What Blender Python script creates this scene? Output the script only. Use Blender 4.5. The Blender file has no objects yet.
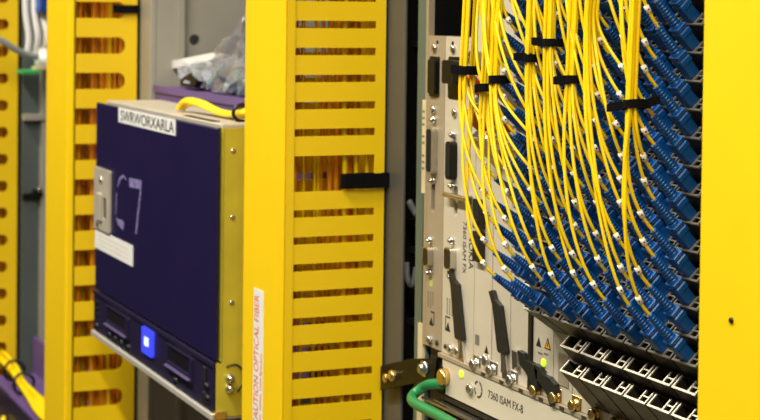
import bpy, bmesh, math, random
from math import sin, cos, tan, pi, radians
from mathutils import Vector, Matrix, noise

random.seed(7)
S = bpy.context.scene
COL = S.collection

# ---------------------------------------------------------------- camera
# 760x420 frame, focal length in pixels 1716, horizon near the top edge (cropped photograph -> lens shift)
FPX, YAW, PITCH, ROLL = 1716.0, radians(23.7), radians(1.5), 0.012
CAM = Vector((1.012, -0.681, 1.60))
fwd = Vector((-cos(YAW) * cos(PITCH), sin(YAW) * cos(PITCH), -sin(PITCH)))
rgt = Vector((sin(YAW), cos(YAW), 0))
up = rgt.cross(fwd)
r2 = rgt * cos(ROLL) + up * sin(ROLL)
u2 = up * cos(ROLL) - rgt * sin(ROLL)
cd = bpy.data.cameras.new('camera')
cam = bpy.data.objects.new('camera', cd)
COL.objects.link(cam)
cam.matrix_world = Matrix(((r2.x, u2.x, -fwd.x, CAM.x), (r2.y, u2.y, -fwd.y, CAM.y), (r2.z, u2.z, -fwd.z, CAM.z), (0, 0, 0, 1)))
cd.sensor_fit = 'HORIZONTAL'
cd.sensor_width = 36.0
cd.lens = 36.0 * FPX / 760.0
cd.shift_y = -(200 - FPX * tan(PITCH)) / 760.0
cd.clip_start = 0.02
cd.dof.use_dof = True
cd.dof.focus_distance = 1.27
cd.dof.aperture_fstop = 16.0
S.camera = cam

# ---------------------------------------------------------------- world, exposure
w = bpy.data.worlds.new('world')
S.world = w
w.use_nodes = True
w.node_tree.nodes['Background'].inputs[0].default_value = (1.0, 0.96, 0.88, 1)
w.node_tree.nodes['Background'].inputs[1].default_value = 0.25
S.view_settings.view_transform = 'Standard'
S.view_settings.look = 'None'
S.view_settings.gamma = 1.0
S.view_settings.use_curve_mapping = False
S.view_settings.exposure = 0.0
LAMP_W = 46.0
LAMP_SPOTS = [(-1.9, -0.95), (-0.2, -0.95), (1.5, -0.95), (3.2, -0.95)]


def lin(c):
    return tuple((v / 255 / 12.92) if v / 255 <= 0.04045 else ((v / 255 + 0.055) / 1.055) ** 2.4 for v in c)


# ---------------------------------------------------------------- materials
def mat(name, rgb, rough=0.5, metal=0.0, var=0.08, scale=30.0, bump=0.0, bscale=300.0, spec=0.5, emit=None, alpha=1.0, trans=0.0, streak=None):
    m = bpy.data.materials.new(name)
    m.use_nodes = True
    nt = m.node_tree
    b = nt.nodes['Principled BSDF']
    c = lin(rgb)
    tc = nt.nodes.new('ShaderNodeTexCoord')
    n = nt.nodes.new('ShaderNodeTexNoise')
    n.inputs['Scale'].default_value = scale
    n.inputs['Detail'].default_value = 5
    src = tc.outputs['Object']
    if streak:
        mp = nt.nodes.new('ShaderNodeMapping')
        mp.inputs['Scale'].default_value = streak
        nt.links.new(src, mp.inputs['Vector'])
        src = mp.outputs['Vector']
    nt.links.new(src, n.inputs['Vector'])
    r = nt.nodes.new('ShaderNodeValToRGB')
    r.color_ramp.elements[0].position = 0.3
    r.color_ramp.elements[1].position = 0.7
    r.color_ramp.elements[0].color = tuple(max(0, v * (1 - var)) for v in c) + (1,)
    r.color_ramp.elements[1].color = tuple(min(1, v * (1 + var)) for v in c) + (1,)
    nt.links.new(n.outputs['Fac'], r.inputs['Fac'])
    nt.links.new(r.outputs['Color'], b.inputs['Base Color'])
    b.inputs['Roughness'].default_value = rough
    b.inputs['Metallic'].default_value = metal
    b.inputs['Specular IOR Level'].default_value = spec
    b.inputs['Alpha'].default_value = alpha
    b.inputs['Transmission Weight'].default_value = trans
    if bump:
        n2 = nt.nodes.new('ShaderNodeTexNoise')
        n2.inputs['Scale'].default_value = bscale
        nt.links.new(tc.outputs['Object'], n2.inputs['Vector'])
        bp = nt.nodes.new('ShaderNodeBump')
        bp.inputs['Strength'].default_value = bump
        bp.inputs['Distance'].default_value = 0.001
        nt.links.new(n2.outputs['Fac'], bp.inputs['Height'])
        nt.links.new(bp.outputs['Normal'], b.inputs['Normal'])
    if emit:
        b.inputs['Emission Color'].default_value = lin(emit[0]) + (1,)
        b.inputs['Emission Strength'].default_value = emit[1]
    return m


M = dict(
    duct=mat('yellow_duct_plastic', (247, 205, 12), 0.42, var=0.03, scale=9, bump=0.02, bscale=150),
    jacket=mat('yellow_fibre_jacket', (250, 212, 4), 0.38, var=0.05, scale=60),
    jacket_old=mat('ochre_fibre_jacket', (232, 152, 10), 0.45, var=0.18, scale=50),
    blue=mat('blue_connector_plastic', (2, 78, 148), 0.36, var=0.06, scale=80),
    white_ring=mat('white_crimp_sleeve', (238, 232, 215), 0.4, var=0.04, scale=200),
    black_print=mat('black_print', (25, 24, 22), 0.6, var=0.1),
    grey_print=mat('grey_print', (120, 114, 100), 0.6, var=0.1),
    panel=mat('beige_card_panel', (214, 203, 176), 0.42, 0.15, var=0.05, scale=14, bump=0.05, bscale=500),
    panel_dark=mat('taupe_card_panel', (176, 160, 132), 0.42, 0.2, var=0.06, scale=14, bump=0.05, bscale=500),
    tape=mat('cream_label_tape', (222, 205, 160), 0.5, var=0.08, scale=80),
    cage=mat('gunmetal_socket_cage', (58, 51, 38), 0.45, 0.5, var=0.15, scale=60),
    rim=mat('bright_metal_lit_rim', (176, 168, 148), 0.35, 0.6, var=0.08, scale=80),  # bright metal; on socket rims the colour holds the light edges catch
    hole_shade=mat('black_opening_shade', (14, 13, 11), 0.6, var=0.2),  # black puts the shade inside openings into the colour
    steel=mat('bright_steel', (205, 200, 190), 0.22, 0.95, var=0.08, scale=60),
    brass=mat('gold_plated_screw', (214, 182, 110), 0.25, 0.9, var=0.1, scale=100),
    black=mat('black_plastic', (14, 14, 13), 0.42, var=0.15, scale=40, spec=0.3),
    velcro=mat('black_hook_and_loop', (9, 8, 8), 0.9, var=0.4, scale=600, bump=0.3, bscale=900, spec=0.15),
    lever=mat('charcoal_lever', (30, 30, 27), 0.45, var=0.12, scale=40),
    red=mat('red_latch_plastic', (205, 62, 20), 0.4, var=0.08, scale=80),
    casing=mat('dark_shelf_casing', (70, 64, 52), 0.5, 0.4, var=0.15, scale=20),
    led_off=mat('pale_green_patch', (196, 205, 110), 0.5, var=0.1, scale=100),
    led=mat('lit_green_led', (200, 235, 30), 0.4, emit=((205, 245, 40), 0.9)),
    warn=mat('warning_yellow', (236, 178, 20), 0.5, var=0.03),
    green=mat('green_earth_cable', (34, 128, 70), 0.35, var=0.06, scale=40),
    grey=mat('grey_rack_paint', (86, 84, 76), 0.5, 0.1, var=0.06, scale=8, bump=0.05, bscale=400),
    green_grey=mat('green_grey_rail', (98, 112, 96), 0.5, 0.1, var=0.06, scale=8),
    beige_wall=mat('warm_grey_side_sheet', (168, 163, 146), 0.5, 0.15, var=0.07, scale=6),
    inside_shade=mat('rack_inside_shade', (26, 25, 23), 0.7, var=0.2, scale=8),  # near-black puts the shade inside the racks into the sheet colour
    dark_green=mat('dark_green_grey_sheet', (78, 86, 82), 0.55, var=0.1, scale=10),
    purple=mat('purple_device_front', (25, 17, 58), 0.42, 0.0, var=0.06, scale=10, bump=0.06, bscale=700, spec=0.3),
    purple_dark=mat('dark_purple_bezel', (27, 20, 50), 0.42, var=0.08, scale=20),
    purple_lt=mat('mauve_device_sheet', (96, 72, 122), 0.5, var=0.08, scale=12),
    lip_purple=mat('dull_mauve_lip', (70, 58, 98), 0.4, var=0.08),
    chrome_y=mat('yellow_chromate_steel', (206, 192, 62), 0.35, 0.35, var=0.12, scale=18),
    beige_top=mat('pale_zinc_sheet', (196, 186, 164), 0.45, 0.3, var=0.1, scale=25),
    silver=mat('silver_edge_trim', (206, 200, 186), 0.35, 0.35, var=0.06, scale=30),
    label=mat('white_label', (232, 230, 222), 0.5, var=0.03, scale=60),
    screen=mat('dark_display_glass', (26, 24, 32), 0.15, var=0.1),
    screen_on=mat('lit_blue_display', (60, 60, 220), 0.3, emit=((48, 66, 245), 0.9)),
    screen_glyph=mat('lit_display_digit', (200, 215, 255), 0.3, emit=((190, 205, 255), 1.6)),
    chalk=mat('chalk_smear', (150, 138, 190), 0.9, var=0.4, scale=120, alpha=0.5),
    red_print=mat('orange_red_print', (222, 120, 70), 0.6, var=0.05),
    bag=None,
    white=mat('white_plastic', (232, 230, 224), 0.4, var=0.05, scale=20),
    teal=mat('pale_teal_glint', (186, 210, 200), 0.25, var=0.12, scale=30),  # pale teal stands in for highlights on the smoky film
    blue_dark=mat('blue_crate_plastic', (30, 70, 150), 0.4, var=0.1),
    grey_cable=mat('grey_cable_jacket', (150, 150, 146), 0.45, var=0.08),
    green_lt=mat('bright_green_strip', (60, 170, 90), 0.4, var=0.06),
    floor=mat('grey_vinyl_floor', (104, 101, 95), 0.5, var=0.08, scale=4),
    wall=mat('dark_grey_wall', (78, 76, 72), 0.7, var=0.04, scale=3),
    ceil=mat('white_ceiling', (150, 148, 142), 0.8, var=0.03, scale=3),
    lamp=mat('white_lamp_housing', (230, 230, 226), 0.4, var=0.02),
    tube=mat('lit_lamp_diffuser', (255, 250, 238), 0.4, emit=((255, 246, 228), 3.0)),
)


def bag_mat(name, tint, fac):
    m = bpy.data.materials.new(name)
    m.use_nodes = True
    nt = m.node_tree
    out = nt.nodes['Material Output']
    b = nt.nodes['Principled BSDF']
    b.inputs['Base Color'].default_value = lin(tint) + (1,)
    b.inputs['Roughness'].default_value = 0.16
    b.inputs['Specular IOR Level'].default_value = 0.9
    t = nt.nodes.new('ShaderNodeBsdfTransparent')
    n = nt.nodes.new('ShaderNodeTexNoise')
    n.inputs['Scale'].default_value = 45
    mr = nt.nodes.new('ShaderNodeMapRange')
    mr.inputs['To Min'].default_value = fac - 0.15
    mr.inputs['To Max'].default_value = fac + 0.15
    nt.links.new(n.outputs['Fac'], mr.inputs['Value'])
    mx = nt.nodes.new('ShaderNodeMixShader')
    nt.links.new(mr.outputs['Result'], mx.inputs['Fac'])
    nt.links.new(t.outputs[0], mx.inputs[1])
    nt.links.new(b.outputs[0], mx.inputs[2])
    nt.links.new(mx.outputs[0], out.inputs['Surface'])
    return m


M['bag'] = bag_mat('clear_plastic_film', (225, 230, 236), 0.36)
M['bag_grey'] = bag_mat('smoky_antistatic_film', (146, 144, 146), 0.56)


# ---------------------------------------------------------------- mesh helpers
class MB:
    def __init__(self):
        self.v, self.f, self.mi, self.sm = [], [], [], []

    def add(self, vs, fs, mi=0, smooth=False):
        o = len(self.v)
        self.v += [tuple(p) for p in vs]
        self.f += [tuple(i + o for i in f) for f in fs]
        self.mi += [mi] * len(fs)
        self.sm += [smooth] * len(fs)
        return self

    def box(self, x0, x1, y0, y1, z0, z1, mi=0, mtx=None, ch=0.0):
        """box, with chamfered edges running along all twelve edges when ch > 0"""
        if ch <= 0:
            vs = [Vector((x, y, z)) for x in (x0, x1) for y in (y0, y1) for z in (z0, z1)]
            fs = [(0, 1, 3, 2), (4, 6, 7, 5), (0, 4, 5, 1), (2, 3, 7, 6), (0, 2, 6, 4), (1, 5, 7, 3)]
        else:
            bm = bmesh.new()
            bmesh.ops.create_cube(bm, size=1)
            for q in bm.verts:
                q.co = Vector(((x0 + x1) / 2 + q.co.x * (x1 - x0), (y0 + y1) / 2 + q.co.y * (y1 - y0), (z0 + z1) / 2 + q.co.z * (z1 - z0)))
            bmesh.ops.bevel(bm, geom=bm.edges[:], offset=ch, segments=1, affect='EDGES')
            bm.verts.index_update()
            vs = [q.co.copy() for q in bm.verts]
            fs = [tuple(q.index for q in f.verts) for f in bm.faces]
            bm.free()
        if mtx:
            vs = [mtx @ p for p in vs]
        return self.add(vs, fs, mi)

    def frame(self, p0, p1):
        a = (Vector(p1) - Vector(p0)).normalized()
        t = Vector((0, 0, 1)) if abs(a.z) < 0.9 else Vector((1, 0, 0))
        b = a.cross(t).normalized()
        return a, b, a.cross(b)

    def lathe(self, p0, axis_to, prof, n=12, mi=0, smooth=True):
        """prof: list of (distance along axis, radius)"""
        a, b, c = self.frame(p0, axis_to)
        p0 = Vector(p0)
        vs, fs = [], []
        for d, r in prof:
            for k in range(n):
                t = 2 * pi * k / n
                vs.append(p0 + a * d + (b * cos(t) + c * sin(t)) * r)
        for i in range(len(prof) - 1):
            for k in range(n):
                k2 = (k + 1) % n
                fs.append((i * n + k, i * n + k2, (i + 1) * n + k2, (i + 1) * n + k))
        self.add(vs, fs, mi, smooth)
        self.add([vs[k] for k in range(n)], [tuple(range(n - 1, -1, -1))], mi)
        self.add(vs[-n:], [tuple(range(n))], mi)
        return self

    def cyl(self, p0, p1, r, n=12, mi=0, r1=None):
        L = (Vector(p1) - Vector(p0)).length
        return self.lathe(p0, p1, [(0, r), (L, r if r1 is None else r1)], n, mi)

    def screw(self, p, d, r=0.004, h=0.003, mi=0):
        """domed screw head with a cross recess ridge"""
        p, d = Vector(p), Vector(d).normalized()
        self.lathe(p, p + d, [(0, r), (h * 0.55, r), (h * 0.85, r * 0.8), (h, r * 0.45)], 12, mi)
        return self

    def tube(self, pts, r, n=7, mi=0):
        pts = [Vector(p) for p in pts]
        m = len(pts)
        tang = [(pts[min(i + 1, m - 1)] - pts[max(i - 1, 0)]).normalized() for i in range(m)]
        t = Vector((1, 0, 0)) if abs(tang[0].x) < 0.9 else Vector((0, 1, 0))
        b = tang[0].cross(t).normalized()
        vs, fs = [], []
        for i in range(m):
            b = (b - tang[i] * b.dot(tang[i])).normalized()
            c = tang[i].cross(b)
            ri = r[i] if isinstance(r, (list, tuple)) else r
            for k in range(n):
                a = 2 * pi * k / n
                vs.append(pts[i] + (b * cos(a) + c * sin(a)) * ri)
        for i in range(m - 1):
            for k in range(n):
                k2 = (k + 1) % n
                fs.append((i * n + k, i * n + k2, (i + 1) * n + k2, (i + 1) * n + k))
        fs.append(tuple(range(n - 1, -1, -1)))
        fs.append(tuple(range((m - 1) * n, m * n)))
        return self.add(vs, fs, mi, True)

    def prism(self, poly, axis, a0, a1, mi=0):
        """poly: 2-D points; axis 'y' -> poly in (x,z), 'x' -> (y,z), 'z' -> (x,y)"""
        def P(p, a):
            return {'y': (p[0], a, p[1]), 'x': (a, p[0], p[1]), 'z': (p[0], p[1], a)}[axis]
        n = len(poly)
        vs = [P(p, a0) for p in poly] + [P(p, a1) for p in poly]
        fs = [tuple(range(n)), tuple(range(2 * n - 1, n - 1, -1))]
        fs += [(i, i + n, (i + 1) % n + n, (i + 1) % n) for i in range(n)]
        return self.add(vs, fs, mi)

    def perforated(self, outer, holes, axis, a0, a1, mi=0):
        """flat sheet with cut-outs; outer/holes are 2-D loops"""
        bm = bmesh.new()
        edges = []
        for loop in [outer] + holes:
            vv = [bm.verts.new((p[0], p[1], 0)) for p in loop]
            edges += [bm.edges.new((vv[i], vv[(i + 1) % len(vv)])) for i in range(len(vv))]
        bmesh.ops.triangle_fill(bm, edges=edges, use_beauty=True)
        bm.verts.index_update()
        tri = [tuple(q.index for q in f.verts) for f in bm.faces]
        pts = [(q.co.x, q.co.y) for q in bm.verts]
        bm.free()

        def P(p, a):
            return {'y': (p[0], a, p[1]), 'x': (a, p[0], p[1]), 'z': (p[0], p[1], a)}[axis]
        n = len(pts)
        vs = [P(p, a0) for p in pts] + [P(p, a1) for p in pts]
        fs = list(tri) + [tuple(i + n for i in reversed(t)) for t in tri]
        o = 0
        for loop in [outer] + holes:
            L = len(loop)
            fs += [(o + i, o + (i + 1) % L, o + (i + 1) % L + n, o + i + n) for i in range(L)]
            o += L
        return self.add(vs, fs, mi)

    def mesh(self, name, mats, fix=True):
        me = bpy.data.meshes.new(name)
        me.from_pydata(self.v, [], self.f)
        for m in (mats if isinstance(mats, (list, tuple)) else [mats]):
            me.materials.append(m)
        me.polygons.foreach_set('material_index', self.mi)
        me.polygons.foreach_set('use_smooth', self.sm)
        if fix:
            bm = bmesh.new()
            bm.from_mesh(me)
            bmesh.ops.recalc_face_normals(bm, faces=bm.faces)
            bm.to_mesh(me)
            bm.free()
        me.update()
        return me


WORLD = {}      # object -> its world matrix (all transforms set by hand)


def link(name, data, parent=None, mtx=None):
    o = bpy.data.objects.new(name, data)
    COL.objects.link(o)
    mtx = mtx or Matrix.Identity(4)
    if parent:
        o.parent = parent
        o.matrix_parent_inverse = WORLD[parent.name].inverted()
    o.matrix_basis = mtx
    WORLD[o.name] = mtx
    return o


def obj(name, mb, mats, parent=None, **tagkw):
    o = link(name, mb.mesh(name, mats), parent)
    if tagkw:
        tag(o, **tagkw)
    return o


def tag(o, label=None, cat=None, group=None, kind=None):
    if label: o['label'] = label
    if cat: o['category'] = cat
    if group: o['group'] = group
    if kind: o['kind'] = kind
    return o


def thing(name, label, cat, loc, group=None):
    return tag(link(name, None, None, Matrix.Translation(Vector(loc))), label, cat, group)


def text(name, s, size, mtx, material, parent, depth=0.0001, sx=1.0, align='LEFT'):
    c = bpy.data.curves.new(name, 'FONT')
    c.body = s
    c.size = size
    c.extrude = depth
    c.align_x = align
    t = bpy.data.objects.new('tmp_text', c)
    COL.objects.link(t)
    dg = bpy.context.evaluated_depsgraph_get()
    me = bpy.data.meshes.new_from_object(t.evaluated_get(dg))
    bpy.data.objects.remove(t)
    bpy.data.curves.remove(c)
    me.materials.clear()
    me.materials.append(material)
    me.transform(mtx @ Matrix.Diagonal((sx, 1, 1, 1)))
    me.name = name
    return link(name, me, parent)


def face_front(x, y, z):                # text plane facing the aisle (-Y), reading along +X
    return Matrix(((1, 0, 0, x), (0, 0, -1, y), (0, 1, 0, z), (0, 0, 0, 1)))


def face_front_down(x, y, z):           # reading top to bottom
    return Matrix(((0, 1, 0, x), (0, 0, -1, y), (-1, 0, 0, z), (0, 0, 0, 1)))


def face_front_up(x, y, z):             # reading bottom to top
    return Matrix(((0, -1, 0, x), (0, 0, -1, y), (1, 0, 0, z), (0, 0, 0, 1)))


def rrect(x0, x1, y0, y1, r, n=3, corners=(1, 1, 1, 1)):
    """rounded rectangle loop, corners: (x0y0, x1y0, x1y1, x0y1)"""
    pts = []
    for (cx, cy, a0), on, (px, py) in zip(((x0 + r, y0 + r, pi), (x1 - r, y0 + r, 1.5 * pi), (x1 - r, y1 - r, 0), (x0 + r, y1 - r, 0.5 * pi)), corners, ((x0, y0), (x1, y0), (x1, y1), (x0, y1))):
        if not on:
            pts.append((px, py))
            continue
        for i in range(n + 1):
            a = a0 + 0.5 * pi * i / n
            pts.append((cx + r * cos(a), cy + r * sin(a)))
    return pts


def hermite(p0, t0, p1, t1, n):
    p0, t0, p1, t1 = map(Vector, (p0, t0, p1, t1))
    out = []
    for i in range(n + 1):
        s = i / n
        out.append(p0 * (2 * s**3 - 3 * s**2 + 1) + t0 * (s**3 - 2 * s**2 + s) + p1 * (-2 * s**3 + 3 * s**2) + t1 * (s**3 - s**2))
    return out


def smooth_path(pts, n=6):
    pts = [Vector(p) for p in pts]
    out = []
    for i in range(len(pts) - 1):
        a, b = pts[max(i - 1, 0)], pts[min(i + 2, len(pts) - 1)]
        seg = hermite(pts[i], (pts[i + 1] - a) * 0.5, pts[i + 1], (b - pts[i]) * 0.5, n)
        out += seg if i == 0 else seg[1:]
    return out


# ---------------------------------------------------------------- room
def room():
    def st(name, args, m):
        obj(name, MB().box(*args), m, kind='structure')
    st('floor', (-6, 5, -1.9, 1.2, -0.05, 0), M['floor'])
    st('ceiling', (-6, 5, -1.9, 1.2, 2.9, 2.95), M['ceil'])
    st('wall_back', (-6, 5, 1.2, 1.25, 0, 2.9), M['wall'])
    st('wall_aisle', (-6, 5, -1.95, -1.9, 0, 2.9), M['wall'])
    st('wall_left', (-6.05, -6, -1.9, 1.2, 0, 2.9), M['wall'])
    st('wall_right', (5, 5.05, -1.9, 1.2, 0, 2.9), M['wall'])
    for i, (x, y) in enumerate(LAMP_SPOTS):
        t = thing('ceiling_light', 'long white batten light on the ceiling over the aisle', 'light', (x, y, 2.9), 'batten lights over the aisle')
        hb = MB().prism([(-0.09, 2.9), (0.09, 2.9), (0.06, 2.85), (-0.06, 2.85)], 'x', -0.62, 0.62)
        hb.v = [(a + x, b + y, c) for a, b, c in hb.v]
        obj('housing', hb, M['lamp'], t)
        obj('diffuser', MB().lathe((x - 0.6, y, 2.835), (x + 0.6, y, 2.835), [(0, 0.02), (0.01, 0.028), (1.19, 0.028), (1.2, 0.02)], 12), M['tube'], t)
        ld = bpy.data.lights.new('lamp_light', 'AREA')
        ld.shape = 'RECTANGLE'
        ld.size, ld.size_y = 1.2, 0.12
        ld.energy = LAMP_W
        ld.color = (1.0, 0.95, 0.86)
        lo = bpy.data.objects.new('lamp_light', ld)
        COL.objects.link(lo)
        lo.parent = t
        lo.location = (0, 0, -0.1)


room()


# ---------------------------------------------------------------- racks
def racks():
    # bay holding the fibre shelf
    t = thing('equipment_rack', 'grey open rack frame around the fibre shelf', 'rack', (-0.15, 0.3, 0))
    obj('upright', MB().box(-0.634, -0.4870, 0.003, 0.006, 0, 2.2, ch=0.0008), M['grey'], t)
    obj('upright', MB().box(0.166, 0.32, 0.003, 0.006, 0, 2.2, ch=0.0008), M['grey'], t)
    rail = MB().perforated([(-0.455, 0), (-0.429, 0), (-0.429, 2.2), (-0.455, 2.2)], [rrect(-0.4365, -0.4320, z, z + 0.006, 0.002) for z in [1.05 + 0.0222 * i for i in range(34)]], 'y', 0.002, 0.005)
    obj('mounting_rail', rail, M['green_grey'], t)
    obj('mounting_rail', MB().box(0.133, 0.16, 0.002, 0.04, 0, 2.2), M['green_grey'], t)
    obj('side_panel', MB().box(-0.634, -0.630, 0.05, 0.6, 0, 2.2), M['inside_shade'], t)
    obj('side_panel', MB().box(0.316, 0.32, 0.05, 0.6, 0, 2.2), M['inside_shade'], t)
    obj('back_panel', MB().box(-0.634, 0.32, 0.6, 0.605, 0, 2.2), M['inside_shade'], t)
    obj('top_panel', MB().box(-0.634, 0.32, 0.0, 0.605, 2.2, 2.21), M['grey'], t)
    for z in (1.565, 1.377, 1.348, 1.272):
        obj('cross_brace', MB().box(-0.63, -0.452, 0.075, 0.085, z - 0.003, z + 0.003), M['grey'], t)
    # bay with the purple device
    t = thing('equipment_rack', 'warm grey rack frame behind the dark purple device', 'rack', (-0.95, 0.3, 0))
    p = MB().box(-1.298, -1.245, -0.030, -0.022, 0, 2.2, ch=0.001).box(-1.262, -1.245, -0.022, 0.012, 0, 2.2).box(-1.258, -1.240, 0.010, 0.016, 0, 2.2)
    obj('upright', p, M['beige_wall'], t)
    sheet = MB().perforated([(0.012, 0), (0.6, 0), (0.6, 2.2), (0.012, 2.2)], [[(0.034 + 0.0075 * cos(a * pi / 8), 1.556 + 0.0075 * sin(a * pi / 8)) for a in range(16)], [(0.105 + 0.006 * cos(a * pi / 8), 1.556 + 0.006 * sin(a * pi / 8)) for a in range(16)]], 'x', -1.256, -1.252)
    obj('side_panel', sheet, M['beige_wall'], t)
    obj('back_panel', MB().box(-1.252, -0.64, 0.6, 0.605, 0, 2.2), M['inside_shade'], t)
    obj('side_panel', MB().box(-0.645, -0.640, 0.01, 0.6, 0, 2.2), M['beige_wall'], t)
    obj('top_panel', MB().box(-1.298, -0.64, 0.0, 0.605, 2.2, 2.21), M['grey'], t)
    # far bay
    t = thing('equipment_rack', 'dark green grey rack frame at the far left, between two yellow ducts', 'rack', (-1.75, 0.3, 0))
    obj('side_panel', MB().box(-2.075, -2.07, -0.03, 0.6, 0, 2.2), M['dark_green'], t)
    obj('upright', MB().box(-2.07, -2.055, 0.002, 0.03, 0, 2.2), M['beige_wall'], t)
    obj('upright', MB().box(-1.455, -1.30, -0.03, 0.03, 0, 2.2), M['grey'], t)
    obj('back_panel', MB().box(-2.07, -1.30, 0.6, 0.605, 0, 2.2), M['inside_shade'], t)
    obj('top_panel', MB().box(-2.075, -1.30, 0.0, 0.605, 2.2, 2.21), M['grey'], t)
    lt = MB().box(-2.07, -2.062, -0.03, 0.004, 1.252, 1.262).cyl((-2.07, -0.004, 1.262), (-2.052, -0.004, 1.262), 0.009, 10)
    obj('latch', lt, M['black'], t)
    obj('screw', MB().screw((-2.052, -0.002, 1.270), (1, -0.4, 0), 0.005, 0.004), M['steel'], t)
    obj('ledge', MB().box(-2.07, -2.05, -0.03, 0.03, 1.395, 1.405), M['beige_wall'], t)


racks()


# ---------------------------------------------------------------- fibre ducts
def duct_square(x1, label, with_sticker):
    """duct with narrow rectangular slots; x1 = plane of its right-hand side"""
    x0 = x1 - 0.1125
    Z0, Z1 = 0.02, 2.15
    t = thing('fibre_duct', label, 'cable duct', ((x0 + x1) / 2, -0.05, Z0), 'yellow upright fibre ducts')
    lid = MB().box(x0 - 0.001, x1 + 0.001, -0.106, -0.1035, Z0, Z1, ch=0.0008)
    lid.box(x1 - 0.0012, x1 + 0.001, -0.1035, -0.0955, Z0, Z1).box(x0 - 0.001, x0 + 0.0012, -0.1035, -0.0955, Z0, Z1)
    obj('cover', lid, M['duct'], t)
    holes = []
    pitch, top = 0.02607, 1.589
    k = -20
    while True:
        zt = top - pitch * k
        k += 1
        if zt < 0.1:
            break
        kk = k - 1
        if kk == 6:
            continue
        h = 0.0345 if kk == 5 else 0.0072
        if zt < Z1:
            holes.append((zt, zt - h))
    for side, xa in enumerate((x1 - 0.0022, x0 + 0.0004)):
        sp = MB().box(xa, xa + 0.0018, -0.0985, -0.0945, Z0, Z1).box(xa, xa + 0.0018, -0.0105, 0.0, Z0, Z1)
        hl = []
        for a, b in holes:
            hl += [(a, b)] if a - b < 0.02 or side == 0 else [(a, a - 0.0072), (b + 0.0072, b)]
        edges = [Z1] + [q for h in hl for q in h] + [Z0]
        for a, b in zip(edges[0::2], edges[1::2]):
            sp.box(xa, xa + 0.0018, -0.0945, -0.0105, b, a)
        obj('side_panel', sp, M['duct'], t)
    obj('back_panel', MB().box(x0 + 0.0022, x1 - 0.0062, -0.0022, -0.0004, Z0, Z1), M['duct'], t)
    lip = MB().box(x1 - 0.006, x1 - 0.0022, -0.0015, 0.0, Z0, Z1).box(x0 + 0.0022, x0 + 0.006, -0.0015, 0.0, Z0, Z1)
    obj('rear_lip', lip, M['duct'], t)
    if with_sticker:
        s = obj('warning_label', MB().box(-0.604, -0.576, -0.1064, -0.10601, 1.10, 1.321), M['label'], t)
        s['label'] = 'narrow white sticker with orange lettering running upwards'
        text('lettering', 'CAUTION OPTICAL FIBER', 0.0185, face_front_up(-0.5885, -0.1066, 1.183), M['red_print'], s, sx=0.62)
        text('lettering', 'System', 0.008, face_front_up(-0.5785, -0.1066, 1.236), M['red_print'], s)
        b = MB()
        z = 1.105
        while z < 1.23:
            L = random.uniform(0.012, 0.022)
            b.box(-0.5825, -0.580, -0.1066, -0.1064, z, z + L)
            z += L + 0.004
        obj('small_print', b, M['red_print'], s)
    else:
        obj('pin', MB().screw((0.204, -0.106, 1.426), (0, -1, 0), 0.0018, 0.0015), M['black'], t)
    return t


def duct_round(xa, x1, yf, yb, label, zoff=0.0, h=0.0225):
    """older duct with round-ended slots"""
    Z0, Z1 = 0.02, 2.15
    t = thing('fibre_duct', label, 'cable duct', ((xa + x1) / 2, (yf + yb) / 2, Z0), 'yellow upright fibre ducts')
    c = MB().box(xa, x1 - 0.030, yf, yf + 0.003, Z0, Z1, ch=0.001).box(x1 - 0.030, x1, yf + 0.002, yf + 0.005, Z0, Z1)
    obj('cover', c, M['duct'], t)
    holes = []
    z = 1.558 + 0.0487 * 11 + zoff
    while z > 0.1:
        holes.append(rrect(yf + 0.0055, yb - 0.017, z - h, z, h * 0.42, 4, (0, 1, 1, 0)))
        z -= 0.0487
    obj('back_panel', MB().box(xa + 0.003, x1 - 0.003, yb - 0.003, yb - 0.001, Z0, Z1), M['duct'], t)
    for px in (x1 - 0.002, xa):
        obj('side_panel', MB().perforated([(yf + 0.003, Z0), (yb, Z0), (yb, Z1), (yf + 0.003, Z1)], holes, 'x', px, px + 0.002), M['duct'], t)
    return t


duct_square(-0.525, 'tall yellow duct with rectangular slots and a warning sticker, in the middle', True)
duct_square(0.2845, 'plain yellow duct cover at the right edge, beside the blue plugs', False)
duct_round(-1.455, -1.30, -0.125, -0.034, 'yellow duct with round-ended slots partly hidden by the purple device')
duct_round(-2.245, -2.09, -0.125, -0.034, 'yellow slotted duct at the far left edge', -0.031, 0.0195)


def duct_cables():
    rnd = random.Random(3)
    specs = [(-0.64, -0.525, -0.086, -0.008, 17, 'fibre cable running down inside the middle slotted duct', 'cables inside the middle duct'),
             (-1.455, -1.30, -0.114, -0.044, 19, 'fibre cable running down inside the duct behind the purple device', 'cables inside the second duct'),
             (-2.245, -2.09, -0.112, -0.040, 6, 'fibre cable running down inside the far left duct', 'cables inside the far left duct')]
    for x0, x1, y0, y1, n, lab, grp in specs:
        for i in range(n):
            y = y0 + (y1 - y0) * (i + 0.5) / n
            x = x1 - (x1 - x0) * ((rnd.uniform(0.35, 0.75) if n == 17 else rnd.uniform(0.12, 0.5)) if y < y0 + 0.55 * (y1 - y0) else rnd.uniform(0.10, 0.35))
            r = rnd.uniform(0.0016, 0.0030) if n == 17 else rnd.uniform(0.0026, 0.0042)
            pts = [(x + rnd.uniform(-.006, .006), y + rnd.uniform(-.0015, .0015), z) for z in (0.06, 0.5, 0.9, 1.15, 1.3, 1.42, 1.55, 1.7, 2.1)]
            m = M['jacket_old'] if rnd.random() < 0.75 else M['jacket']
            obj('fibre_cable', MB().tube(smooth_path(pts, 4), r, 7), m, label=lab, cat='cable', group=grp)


duct_cables()


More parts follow.
